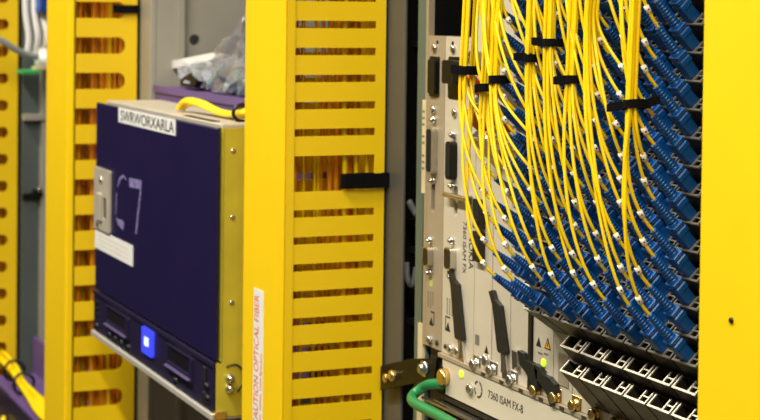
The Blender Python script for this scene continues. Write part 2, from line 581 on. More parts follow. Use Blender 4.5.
# ---------------------------------------------------------------- straps
def strap(name, label, cx, cy, z, rx, ry, h, tails, tilt=0.0):
    """hook and loop band wrapped round a bundle: flat oval ring plus free tails"""
    mb = MB()
    n = 20
    th = 0.0011
    ring = []
    for k in range(n):
        a = 2 * pi * k / n
        ring.append((cos(a), sin(a)))
    vs, fs = [], []
    for (c, s) in ring:
        for rr, zz in ((0, -h / 2), (th, -h / 2), (th, h / 2), (0, h / 2)):
            vs.append((cx + (rx + rr) * c, cy + (ry + rr) * s, z + zz + tilt * (rx * c)))
    for k in range(n):
        k2 = (k + 1) % n
        for q in range(4):
            q2 = (q + 1) % 4
            fs.append((k * 4 + q, k * 4 + q2, k2 * 4 + q2, k2 * 4 + q))
    mb.add(vs, fs)
    for (dx0, dy0, dz0, dx1, dy1, dz1, hh) in tails:
        a = Vector((cx + dx0, cy + dy0, z + dz0))
        b = Vector((cx + dx1, cy + dy1, z + dz1))
        d = (b - a)
        nrm = Vector((d.y, -d.x, 0)).normalized() * th
        vs = []
        for i in range(5):
            p = a + d * (i / 4) + Vector((0, -0.001 * sin(pi * i / 4), 0))
            for o, zz in ((nrm, -hh / 2), (nrm, hh / 2), (-nrm, hh / 2), (-nrm, -hh / 2)):
                vs.append(p + o + Vector((0, 0, zz * (0.85 if i == 4 else 1))))
        fs = [(0, 1, 2, 3), (19, 18, 17, 16)]
        for i in range(4):
            for q in range(4):
                q2 = (q + 1) % 4
                fs.append((i * 4 + q, i * 4 + q2, i * 4 + 4 + q2, i * 4 + 4 + q))
        mb.add(vs, fs)
    return obj(name, mb, M['velcro'], label=label, cat='strap', group='black cable straps')


# ---------------------------------------------------------------- fibre shelf
TH = radians(46.8)
PITCH_Z, Z_ROW0 = 0.019, 1.327          # height of the lowest socket row
PITCH_X, X_CARD0 = 0.0305, -0.1205      # left edge of the first full line card
CW, CHH, CL = 0.0276, 0.0118, 0.041     # socket cage: width, height, length


def axes(theta):
    return Vector((0, -cos(theta), sin(theta))), Vector((0, sin(theta), cos(theta)))


def cage_mesh(theta, name):
    """open cage in local x (width), local y = out of the panel, local z = up across the opening; origin at front bottom left"""
    mb = MB()
    t = 0.0011
    xd = CW * 0.64
    # walls
    mb.box(0, CW, -CL, -0.0012, 0, t, 0)
    mb.box(0, CW, -CL, -0.0012, CHH - t, CHH, 0)
    for x in (0, xd, CW - t):
        mb.box(x, x + t, -CL, -0.0012, t, CHH - t, 0)
    mb.box(xd + t, CW - t, -CL, -0.0012, CHH * 0.5 - t / 2, CHH * 0.5 + t / 2, 0)
    mb.box(t, CW - t, -0.013, -0.012, t, CHH - t, 2)  # black plate closes the cage, standing in for the shade inside
    # paler rim along the opening, edge light put into its colour
    mb.box(-0.0002, CW + 0.0002, -0.0012, 0, -0.0002, t + 0.0003, 1)
    for x in (0, xd, CW - t):
        mb.box(x - 0.0002, x + t + 0.0002, -0.0012, 0, t + 0.0003, CHH - t * 0.5, 1)
    mb.box(xd + t, CW - t, -0.0016, -0.0004, CHH * 0.5 - t / 2, CHH * 0.5 + t / 2, 1)
    return mb.mesh(name, [M['cage'], M['rim'], M['hole_shade']])


def cage_matrix(x, y, z, theta):
    a, b = axes(theta)
    return Matrix(((1, a.x, b.x, x), (0, a.y, b.y, y), (0, a.z, b.z, z), (0, 0, 0, 1)))


TH2 = radians(35)
CARDS = []      # (first row, theta, x left)
for j in range(-2, 6):
    CARDS.append((2 if j < 0 else 0, TH2 if j < 0 else TH, X_CARD0 + PITCH_X * j))


def shelf():
    T = thing('fibre_shelf', 'beige fibre access shelf full of cards and tilted sockets, on the right', 'network shelf', (-0.15, 0.15, 1.235))
    # casing
    cs = MB().box(-0.423, 0.13, 0.004, 0.35, 1.236, 1.289).box(-0.423, -0.324, 0.004, 0.35, 1.289, 1.577).box(-0.324, 0.13, 0.004, 0.35, 1.289, 1.66)
    obj('casing', cs, M['casing'], T)
    # left ear with the tape
    e = MB().box(-0.4290, -0.4235, -0.002, 0.004, 1.29, 1.75)
    ear = obj('mounting_ear', e, M['panel_dark'], T)
    tp = MB().box(-0.4340, -0.4260, -0.0026, -0.0021, 1.43, 1.517)
    o = obj('label_tape', tp, M['tape'], ear)
    o['label'] = 'cream strip of label tape'
    obj('label_tape', MB().box(-0.4420, -0.431, -0.0006, 0.0018, 1.20, 1.307), M['tape'], ear)
    pr = MB()
    for z in (1.452, 1.458, 1.464, 1.476, 1.482, 1.493, 1.499, 1.505):
        pr.box(-0.4330, -0.4285, -0.00275, -0.0026, z, z + 0.0022)
    obj('print', pr, M['grey_print'], ear)

    def scr(parent, x, z, r=0.004, h=0.003, m='steel', y=-0.002):
        return obj('screw', MB().screw((x, y, z), (0, -1, 0), r, h), M[m], parent)

    def thumb(parent, x, z, m='brass'):
        mb = MB().box(x - 0.0068, x + 0.0068, -0.003, -0.0018, z - 0.0062, z + 0.0075, ch=0.0005)
        mb.lathe((x, -0.003, z), (x, -1, z), [(0, 0.0052), (0.0012, 0.0052), (0.0014, 0.0038), (0.0024, 0.0038), (0.0028, 0.0046), (0.0048, 0.0046), (0.0058, 0.0034), (0.0052, 0.0014)], 14)
        return obj('thumbscrew', mb, M[m], parent)

    def dsub(parent, x, z, wx, hz, dark, bright):
        mb = MB().prism(rrect(x - wx / 2, x + wx / 2, z - hz / 2, z + hz / 2, wx * 0.3), 'y', -0.008, -0.002, 0)
        mb.prism(rrect(x - wx * 0.36, x + wx * 0.36, z - hz * 0.44, z + hz * 0.44, wx * 0.2), 'y', -0.0085, -0.008, 1)
        o = obj('connector', mb, [bright, dark], parent)
        for s in (-1, 1):
            zz = z + s * (hz / 2 + 0.006)
            obj('jack_screw', MB().lathe((x, -0.002, zz), (x, -1, zz), [(0, 0.0036), (0.003, 0.0036), (0.003, 0.0022), (0.0055, 0.0018)], 6), M['steel'], parent)
        return o

    def tri(parent, x, z, s, m, mark=True):
        p = [(x - s, z - s * 0.8), (x + s, z - s * 0.8), (x, z + s)]
        o = obj('symbol', MB().prism(p, 'y', -0.0023, -0.002), m, parent)
        if mark and m is M['warn']:
            obj('border', MB().perforated([(x - s * 1.25, z - s * .95), (x + s * 1.25, z - s * .95), (x, z + s * 1.3)], [p], 'y', -0.0024, -0.002).box(x - s * .12, x + s * .12, -0.0025, -0.0023, z - s * .4, z + s * .45), M['black_print'], parent)
        return o

    def lines(parent, x0, x1, zs, m='grey_print'):
        b = MB()
        for z in zs:
            b.box(x0, x1, -0.0023, -0.002, z, z + 0.0014)
        return obj('print', b, M[m], parent)

    # card 1, alarm and power card
    holes = [rrect(-0.4135, -0.4055, 1.414, 1.442, 0.0039)]
    c1 = obj('controller_card', MB().perforated([(-0.4230, 1.290), (-0.388, 1.290), (-0.388, 1.577), (-0.4230, 1.577)], holes, 'y', -0.002, 0.002), M['panel_dark'], T)
    obj('hole_shade', MB().box(-0.415, -0.404, 0.003, 0.0038, 1.412, 1.444), M['hole_shade'], c1)  # black sheet behind the slot, drawn as its shade
    obj('handle_recess', MB().prism(rrect(-0.4200, -0.3985, 1.521, 1.558, 0.002), 'y', -0.0026, -0.0018).prism(rrect(-0.4165, -0.402, 1.524, 1.555, 0.002), 'y', -0.006, -0.0026), M['black'], c1)
    scr(c1, -0.4095, 1.566, 0.0038, 0.003); scr(c1, -0.410, 1.509, 0.0038, 0.003)
    dsub(c1, -0.4075, 1.472, 0.013, 0.044, M['hole_shade'], M['rim'])
    dsub(c1, -0.4125, 1.3735, 0.012, 0.018, M['cage'], M['steel'])
    obj('print', MB().box(-0.414, -0.408, -0.0023, -0.002, 1.346, 1.352), M['led_off'], c1)
    lines(c1, -0.4175, -0.4155, [1.326 + 0.0022 * i for i in range(7)])
    lines(c1, -0.4125, -0.4105, [1.326 + 0.0022 * i for i in range(7)])
    lines(c1, -0.4075, -0.4060, [1.329 + 0.0022 * i for i in range(6)])
    obj('bracket_mark', MB().box(-0.4045, -0.4035, -0.0023, -0.002, 1.311, 1.322).box(-0.4105, -0.4035, -0.0023, -0.002, 1.322, 1.3232), M['black_print'], c1)
    tri(c1, -0.4095, 1.3135, 0.0042, M['black_print'])
    scr(c1, -0.411, 1.2965, 0.0042, 0.004, 'steel'); scr(c1, -0.3965, 1.2965, 0.0026, 0.002, 'casing')
    scr(c1, -0.404, 1.571, 0.0018, 0.001, 'black')

    # card 2, control card with the black lever
    holes = [rrect(-0.366, -0.3585, 1.416, 1.444, 0.0036)]
    c2 = obj('controller_card', MB().perforated([(-0.387, 1.290), (-0.324, 1.290), (-0.324, 1.577), (-0.387, 1.577)], holes, 'y', -0.002, 0.002), M['panel'], T)
    obj('hole_shade', MB().box(-0.369, -0.355, 0.003, 0.0038, 1.413, 1.447), M['hole_shade'], c2)  # shade of this slot drawn as a black sheet too
    obj('handle_recess', MB().prism(rrect(-0.3805, -0.345, 1.521, 1.559, 0.003), 'y', -0.0026, -0.0018).prism(rrect(-0.374, -0.350, 1.535, 1.556, 0.003), 'y', -0.012, -0.0026), M['black'], c2)
    scr(c2, -0.3705, 1.566, 0.0038, 0.003); scr(c2, -0.366, 1.509, 0.0038, 0.003)
    scr(c2, -0.372, 1.571, 0.0018, 0.001, 'black')
    dsub(c2, -0.3665, 1.466, 0.013, 0.034, M['hole_shade'], M['black'])
    dsub(c2, -0.3665, 1.378, 0.014, 0.020, M['cage'], M['steel'])
    obj('latch_pin', MB().cyl((-0.376, -0.007, 1.435), (-0.328, -0.007, 1.435), 0.0024, 10).cyl((-0.330, -0.007, 1.435), (-0.324, -0.007, 1.435), 0.004, 10), M['steel'], c2)
    text('lettering', 'NOKIA', 0.0125, face_front_down(-0.3345, -0.0021, 1.405), M['black_print'], c2, sx=0.80)
    text('lettering', '7360 ISAM FX', 0.0092, face_front_down(-0.3465, -0.0021, 1.414), M['black_print'], c2, sx=0.86)
    obj('print', MB().box(-0.370, -0.364, -0.0023, -0.002, 1.345, 1.352), M['led_off'], c2)
    for x in (-0.3775, -0.3725, -0.3675):
        lines(c2, x, x + 0.0018, [1.326 + 0.0022 * i for i in range(7)])
    obj('bracket_mark', MB().box(-0.3800, -0.379, -0.0023, -0.002, 1.311, 1.323).box(-0.3800, -0.3705, -0.0023, -0.002, 1.323, 1.3242), M['black_print'], c2)
    tri(c2, -0.3745, 1.3145, 0.0046, M['black_print'])
    scr(c2, -0.367, 1.2965, 0.0042, 0.004); scr(c2, -0.3785, 1.2965, 0.0022, 0.002, 'casing'); scr(c2, -0.3535, 1.2965, 0.0042, 0.004)

    def ejector(parent, x, zt, zb):
        """black moulded pull lever and its sheet metal foot"""
        prof = [(x - 0.0135, zt), (x - 0.0075, zt + 0.002), (x - 0.0030, zt - 0.005), (x + 0.0070, zt - 0.009), (x + 0.0190, zb + 0.003), (x + 0.0175, zb), (x + 0.0055, zb), (x + 0.0035, zb + 0.002), (x - 0.0065, zt - 0.010)]
        lv = obj('lever', MB().prism(prof, 'y', -0.0065, -0.0025), M['lever'], parent)
        ft = MB().prism([(x + 0.0070, zb), (x + 0.0150, zb), (x + 0.0210, zb - 0.020), (x + 0.0110, zb - 0.021)], 'y', -0.005, -0.002)
        ft.box(x + 0.0105, x + 0.0135, -0.0062, -0.005, zb - 0.016, zb - 0.001)
        obj('foot', ft, M['steel'], lv)

    ejector(c2, -0.3560, 1.366, 1.3085)

    # card 3 and 4, network cards
    c3 = obj('network_card', MB().box(-0.323, -0.256, -0.002, 0.002, 1.290, 1.66), M['panel'], T)
    for z0, z1 in ((1.4115, 1.437), (1.383, 1.409)):
        jk = MB().prism(rrect(-0.3185, -0.3035, z0, z1, 0.001), 'y', -0.007, -0.002, 0)
        jk.prism(rrect(-0.3165, -0.3055, z0 + 0.003, z1 - 0.003, 0.001), 'y', -0.0073, -0.007, 1)
        jk.box(-0.3145, -0.3075, -0.0078, -0.0073, z0 + 0.005, z0 + 0.008, 0)
        obj('network_jack', jk, [M['cage'], M['hole_shade']], c3)
    obj('print', MB().box(-0.3165, -0.3115, -0.0023, -0.002, 1.445, 1.451), M['black_print'], c3)
    obj('print', MB().box(-0.320, -0.3125, -0.0023, -0.002, 1.309, 1.318), M['grey_print'], c3)
    tri(c3, -0.2985, 1.308, 0.0038, M['black_print'])
    obj('seam', MB().box(-0.2895, -0.2885, -0.0023, -0.002, 1.292, 1.44), M['panel_dark'], c3)
    ejector(c3, -0.2745, 1.3605, 1.312)
    thumb(c3, -0.3155, 1.2925, 'steel'); thumb(c3, -0.284, 1.2935, 'steel')
    scr(c3, -0.2985, 1.299, 0.0055, 0.004, 'steel')
    c4 = obj('network_card', MB().box(-0.255, -0.219, -0.002, 0.002, 1.290, 1.66), M['panel'], T)
    obj('thin_edge', MB().box(-0.2215, -0.2165, -0.004, 0.003, 1.290, 1.66), M['cage'], c4)
    thumb(c4, -0.2475, 1.2925, 'steel')
    obj('guide', MB().prism([(-0.246, 1.318), (-0.238, 1.318), (-0.236, 1.306), (-0.244, 1.302)], 'y', -0.006, -0.002), M['steel'], c4)
    # card with the hazard symbols
    cA = obj('line_card', MB().box(-0.2155, -0.1825, -0.002, 0.002, 1.290, 1.66), M['panel'], T)
    tri(cA, -0.2065, 1.3315, 0.0042, M['black_print'])
    tri(cA, -0.1915, 1.3325, 0.0040, M['warn'])
    lines(cA, -0.2075, -0.2005, [1.3225]); lines(cA, -0.1975, -0.1915, [1.3235])
    obj('led', MB().lathe((-0.1975, -0.002, 1.3165), (-0.1975, -1, 1.3165), [(0, 0.0034), (0.001, 0.0034), (0.0016, 0.002)], 10), M['led'], cA)
    lines(cA, -0.2045, -0.192, [1.3045, 1.307, 1.3095])
    thumb(cA, -0.2065, 1.2925)
    for (x, z, par) in ((-0.233, 1.3205, c4), (-0.205, 1.3145, cA)):
        p = [(x, z), (x + 0.009, z - 0.001), (x + 0.013, z - 0.006), (x + 0.024, z - 0.006), (x + 0.034, z - 0.010), (x + 0.034, z - 0.027), (x + 0.028, z - 0.029), (x + 0.022, z - 0.020), (x + 0.013, z - 0.015), (x + 0.004, z - 0.011)]
        obj('lever', MB().prism(p, 'y', -0.0075, -0.003), M['lever'], par)

    # line cards with sockets
    mesh_a, mesh_b = cage_mesh(TH, 'socket'), cage_mesh(TH2, 'socket')
    for i, (k0, th, xl) in enumerate(CARDS):
        c = obj('line_card', MB().box(xl, xl + PITCH_X - 0.001, -0.002, 0.002, 1.290, 1.66), M['panel'], T)
        for k in range(k0, 17):
            zc = Z_ROW0 + PITCH_Z * k
            yy = -0.030
            link('socket', mesh_a if th == TH else mesh_b, c, cage_matrix(xl - 0.0030, yy, zc, th))
        thumb(c, xl + 0.007, 1.2935)
        if i < 2:
            obj('label_plate', MB().box(xl + 0.008, xl + 0.024, -0.0026, -0.002, 1.304, 1.330), M['panel_dark'], c)
    # transceivers with red bail latches higher up on the network cards
    mods = [(-0.286, 1.521), (-0.286, 1.492), (-0.244, 1.494), (-0.300, 1.5595), (-0.248, 1.574), (-0.248, 1.535)]
    for n, (x, z) in enumerate(mods):
        par = c3 if x < -0.26 else c4
        b = MB()
        b.box(0, 0.0145, -0.036, -0.001, 0, 0.0105, 0)
        b.box(0.001, 0.0135, -0.001, 0.001, 0.0005, 0.010, 1)
        b.box(0.0015, 0.0065, -0.001, 0.0014, 0.002, 0.008, 2).box(0.008, 0.013, -0.001, 0.0014, 0.002, 0.008, 2)
        mo = obj('transceiver', b, [M['rim'], M['steel'], M['hole_shade']], par)
        mtx = cage_matrix(x, -0.027, z, TH)
        mo.data.transform(mtx)
        if n < 3:
            lb = MB().tube([(0.001, 0.0, 0.011), (0.001, 0.009, 0.0115), (0.0135, 0.009, 0.0115), (0.0135, 0.0, 0.011)], 0.0016, 8)
            lb.box(-0.004, 0.0185, 0.000, 0.022, 0.0100, 0.0140, ch=0.001)
            lt = obj('bail_latch', lb, M['red'], mo)
            lt.data.transform(mtx)
            lt['label'] = 'red plastic latch tab'

    # ledge and fan panel under the cards
    lg = MB().box(-0.387, 0.13, -0.006, 0.004, 1.2862, 1.2895)
    for i in range(12):
        lg.box(-0.300 + i * 0.034, -0.293 + i * 0.034, -0.0064, -0.006, 1.2865, 1.2892, 1)
    obj('ledge', lg, [M['panel_dark'], M['casing']], T)
    fp = MB().prism([(-0.372, 1.2545), (0.13, 1.2545), (0.13, 1.2862), (-0.379, 1.2862), (-0.379, 1.279), (-0.374, 1.275), (-0.372, 1.268)], 'y', -0.005, -0.001)
    f = obj('fan_panel', fp, M['panel'], T)
    text('lettering', '7360 ISAM FX-8', 0.0098, face_front(-0.2890, -0.0051, 1.2690), M['black_print'], f, sx=0.96)
    obj('led', MB().lathe((-0.3400, -0.005, 1.279), (-0.3400, -1, 1.279), [(0, 0.0034), (0.001, 0.0034), (0.0016, 0.002)], 10), M['led'], f)
    thumb(f, -0.3210, 1.2700, 'steel')
    ring = MB()
    for i in range(14):
        if i in (3, 6, 9):
            continue
        a0, a1 = 2 * pi * i / 14, 2 * pi * (i + 0.85) / 14
        cx, cz, r0, r1 = -0.307, 1.2725, 0.0062, 0.0074
        ring.prism([(cx + r0 * cos(a0), cz + r0 * sin(a0)), (cx + r1 * cos(a0), cz + r1 * sin(a0)), (cx + r1 * cos(a1), cz + r1 * sin(a1)), (cx + r0 * cos(a1), cz + r0 * sin(a1))], 'y', -0.0055, -0.005)
    obj('ring_mark', ring, M['cage'], f)
    kn = MB().lathe((-0.3705, -0.002, 1.2705), (-0.3705, -1, 1.2705), [(0, 0.0045), (0.002, 0.0045), (0.002, 0.0078), (0.0085, 0.0078), (0.0098, 0.0066)], 18)
    obj('thumbscrew', kn, M['brass'], f)
    pst = MB().box(-0.389, -0.380, -0.003, 0.0035, 1.236, 1.2885)
    obj('frame_post', pst, M['cage'], T)
    # guide bars under the fan panel
    b1 = MB().box(-0.400, 0.13, -0.016, -0.012, 1.2455, 1.2475).box(-0.39, 0.13, -0.008, 0.004, 1.2440, 1.2460)
    obj('guide_bar', b1, M['steel'], T)
    obj('guide_bar', MB().box(-0.392, 0.13, -0.0045, 0.004, 1.2485, 1.2525), M['cage'], T)
    obj('base_tray', MB().box(-0.42, 0.13, -0.010, 0.10, 1.232, 1.236), M['casing'], T)
    for x in (-0.3835, -0.368):
        obj('screw', MB().screw((x, -0.010, 1.2365), (0, -0.6, 1), 0.0042, 0.004), M['steel'], T)


shelf()


# ---------------------------------------------------------------- bracket and earth cable
def bracket():
    t = thing('earthing_bar', 'black flat bar with brass screws between the middle duct and fibre shelf', 'bracket', (-0.45, -0.004, 1.225))
    poly = [(-0.513, 1.2285), (-0.392, 1.2645), (-0.387, 1.2845), (-0.445, 1.2725), (-0.513, 1.2525)]
    obj('bar', MB().prism(poly, 'y', -0.007, -0.003), M['black'], t)
    obj('screw', MB().screw((-0.4815, -0.007, 1.2495), (0, -1, 0), 0.0056, 0.005), M['brass'], t)
    obj('screw', MB().lathe((-0.4130, -0.007, 1.2695), (-0.4130, -1, 1.2695), [(0, 0.008), (0.0015, 0.008), (0.0015, 0.005), (0.005, 0.005), (0.006, 0.003)], 6), M['steel'], t)
    obj('screw', MB().screw((-0.499, -0.007, 1.2435), (0, -1, 0), 0.0045, 0.003), M['brass'], t)
    pts = [(-0.34, 0.0005, 1.2405), (-0.372, -0.0065, 1.2605), (-0.395, -0.0125, 1.2605), (-0.411, -0.013, 1.2545), (-0.413, -0.022, 1.2475), (-0.392, -0.030, 1.2460), (-0.340, -0.034, 1.2478), (-0.285, -0.040, 1.2500), (-0.235, -0.045, 1.2515), (-0.15, -0.045, 1.2300), (-0.05, -0.03, 1.19), (0.0, 0.0, 1.12)]
    pts[0:3] = [(-0.383, -0.0062, 1.2632), (-0.392, -0.0085, 1.2615), (-0.402, -0.0115, 1.2590)]
    obj('earth_cable', MB().tube(smooth_path([(x + 0.008, y, z) for x, y, z in pts], 6), 0.0048, 12), M['green'], label='thick green earth cable looped below the shelf', cat='cable')


bracket()


def gap_bits():
    # clear plastic offcuts, highlights put into plain white, hanging in the dark slot beside the middle duct
    for lab, pts, r in (('clear plastic tube end hanging in the upper dark slot', [(-0.586, 0.056, 1.403), (-0.575, 0.054, 1.398), (-0.562, 0.052, 1.394)], 0.0035),
                        ('clear plastic loop hanging in the lower dark slot', [(-0.592, 0.056, 1.340), (-0.588, 0.055, 1.326), (-0.578, 0.054, 1.319), (-0.570, 0.054, 1.324), (-0.567, 0.055, 1.338)], 0.0030)):
        obj('plastic_sleeve', MB().tube(smooth_path(pts, 5), r, 9), M['white'], label=lab, cat='sleeve')


gap_bits()

# ---------------------------------------------------------------- patch cords
NUM = ['second', 'third', 'fourth', 'fifth', 'sixth', 'seventh', 'eighth', 'ninth', 'tenth', 'eleventh', 'twelfth', 'thirteenth', 'fourteenth']


def cord_label(row, colm):
    r = 'lowest plugged row' if row == 0 else '%s plugged row up' % NUM[row - 1]
    c = {0: 'leftmost socket column', 7: 'rightmost socket column'}.get(colm) or '%s socket column from left' % NUM[colm - 1]
    return 'yellow cord with blue plug, %s, %s' % (r, c)


def plug_meshes():
    # local frame as for the cage: x width, y out along the plug, z across; origin where the plug enters the socket
    p = MB()
    p.box(-0.0048, 0.0048, -0.010, 0.0125, -0.0042, 0.0042, ch=0.0007)
    p.box(-0.0058, 0.0058, 0.0100, 0.0150, -0.0048, 0.0048, ch=0.0008)
    p.box(-0.0050, 0.0050, 0.0150, 0.0172, -0.0043, 0.0043, ch=0.0006)
    p.box(-0.0056, 0.0056, 0.0172, 0.0188, -0.0046, 0.0046, ch=0.0005)
    p.box(-0.0014, 0.0014, -0.004, 0.010, 0.0042, 0.0050)
    b = MB()
    prof = [(0.0, 0.0040)]
    n = 9
    for i in range(n):
        y = 0.0006 + 0.0215 * i / n
        r = 0.0039 - 0.0013 * i / n
        d = 0.0215 / n
        prof += [(y, r), (y + d * 0.55, r), (y + d * 0.6, r * 0.84), (y + d * 0.95, r * 0.84)]
    prof += [(0.0224, 0.0026), (0.0236, 0.0026), (0.0236, 0.0016)]
    b.lathe((0, 0.0186, 0), (0, 1, 0), prof, 10)
    r = MB().lathe((0, 0, 0), (0, 1, 0), [(-0.0026, 0.0012), (-0.0026, 0.0020), (0.0026, 0.0020), (0.0026, 0.0012)], 10)
    for a in (0, 1, 2, 3):
        t = a * pi / 2 + 0.4
        c = Vector((0.0020 * cos(t), 0, 0.0020 * sin(t)))
        r.lathe(c * 0.9, c * 2, [(0, 0.0007), (0.0003, 0.0007)], 6, 1)
    return p.mesh('plug', M['blue']), b.mesh('boot', M['blue']), r.mesh('crimp_sleeve', [M['white_ring'], M['black_print']])


PLUG, BOOT, RING = plug_meshes()
CORD_R = 0.00128


def cord(label, group, xl, th, k, path):
    """path(boot_end, direction) -> list of points of the jacket from the boot upwards"""
    a, b = axes(th)
    o0 = Vector((xl - 0.0030 + CW * 0.44, -0.030, Z_ROW0 + PITCH_Z * k)) + b * (CHH * 0.5)
    R = Matrix(((1, a.x, b.x, o0.x), (0, a.y, b.y, o0.y), (0, a.z, b.z, o0.z), (0, 0, 0, 1)))
    rot = Matrix.Rotation(random.uniform(-0.05, 0.05), 4, 'X') @ Matrix.Rotation(random.uniform(-0.04, 0.04), 4, 'Z')
    R = R @ rot
    end = R @ Vector((0, 0.0418, 0))
    d = (R.to_3x3() @ Vector((0, 1, 0))).normalized()
    t = thing('patch_cord', label, 'patch cord', o0, group)
    link('plug', PLUG, t, R)
    link('boot', BOOT, t, R)
    pts = path(end, d)
    obj('jacket', MB().tube([end - d * 0.003] + pts, CORD_R, 6), M['jacket'], t)
    # crimp sleeve about 13 mm along the jacket
    L, i = 0.0, 0
    want = random.uniform(0.010, 0.015)
    while i < len(pts) - 2 and L + (pts[i + 1] - pts[i]).length < want:
        L += (pts[i + 1] - pts[i]).length
        i += 1
    dv = (pts[i + 1] - pts[i]).normalized()
    q = pts[i] + dv * (want - L)
    link('crimp_sleeve', RING, t, Matrix.Translation(q) @ Vector((0, 1, 0)).rotation_difference(dv).to_matrix().to_4x4())
    return t


def slots(n, rx, ry, seed):
    """packing of n cords in an oval bundle"""
    rnd = random.Random(seed)
    pts = []
    s = CORD_R * 2.06
    for r in range(-4, 5):
        for c in range(-5, 6):
            x, y = (c + 0.5 * (r % 2)) * s, r * s * 0.87
            pts.append(((x / rx) ** 2 + (y / ry) ** 2, x, y))
    pts.sort()
    p = [(x, y) for _, x, y in pts[:n]]
    rnd.shuffle(p)
    return p


def bundle_path(bx, by, zt, slot, spread, lean, seed, free):
    rnd = random.Random(seed)

    def path(end, d):
        x, y = bx + slot[0], by + slot[1]
        if free:
            j = Vector((x - rnd.uniform(0.006, 0.024), y - 0.001, end.z + rnd.uniform(0.12, 0.17)))
            top = Vector((x - 0.02 + lean, y + 0.012, max(1.98, j.z + 0.1)))
            zt_ = j.z
        else:
            j = Vector((x, y, zt))
            top = Vector((x + lean, y + 0.012, 1.98))
            zt_ = zt
        gap = (j - end).length
        a = rnd.uniform(0.045, 0.075) / gap
        p = hermite(end, d * gap * min(1.0, a * 2.0), j, Vector((lean * 0.3, 0, gap * 0.95)), 18)
        m = rnd.uniform(-spread, spread)
        w = rnd.uniform(-0.004, 0.002)
        for i, q in enumerate(p):
            s = i / 18
            q.x += m * (s * (1 - s)) ** 1.5 * 6
            q.y += w * (s * (1 - s)) ** 1.5 * 6
        up1 = Vector((x + lean * 0.3 + (0 if not free else j.x - x) + rnd.uniform(-.0006, .0006), y + 0.002, zt_ + 0.10))
        tail = smooth_path([p[-2], p[-1], up1, top], 5)
        return p + tail[6:]
    return path


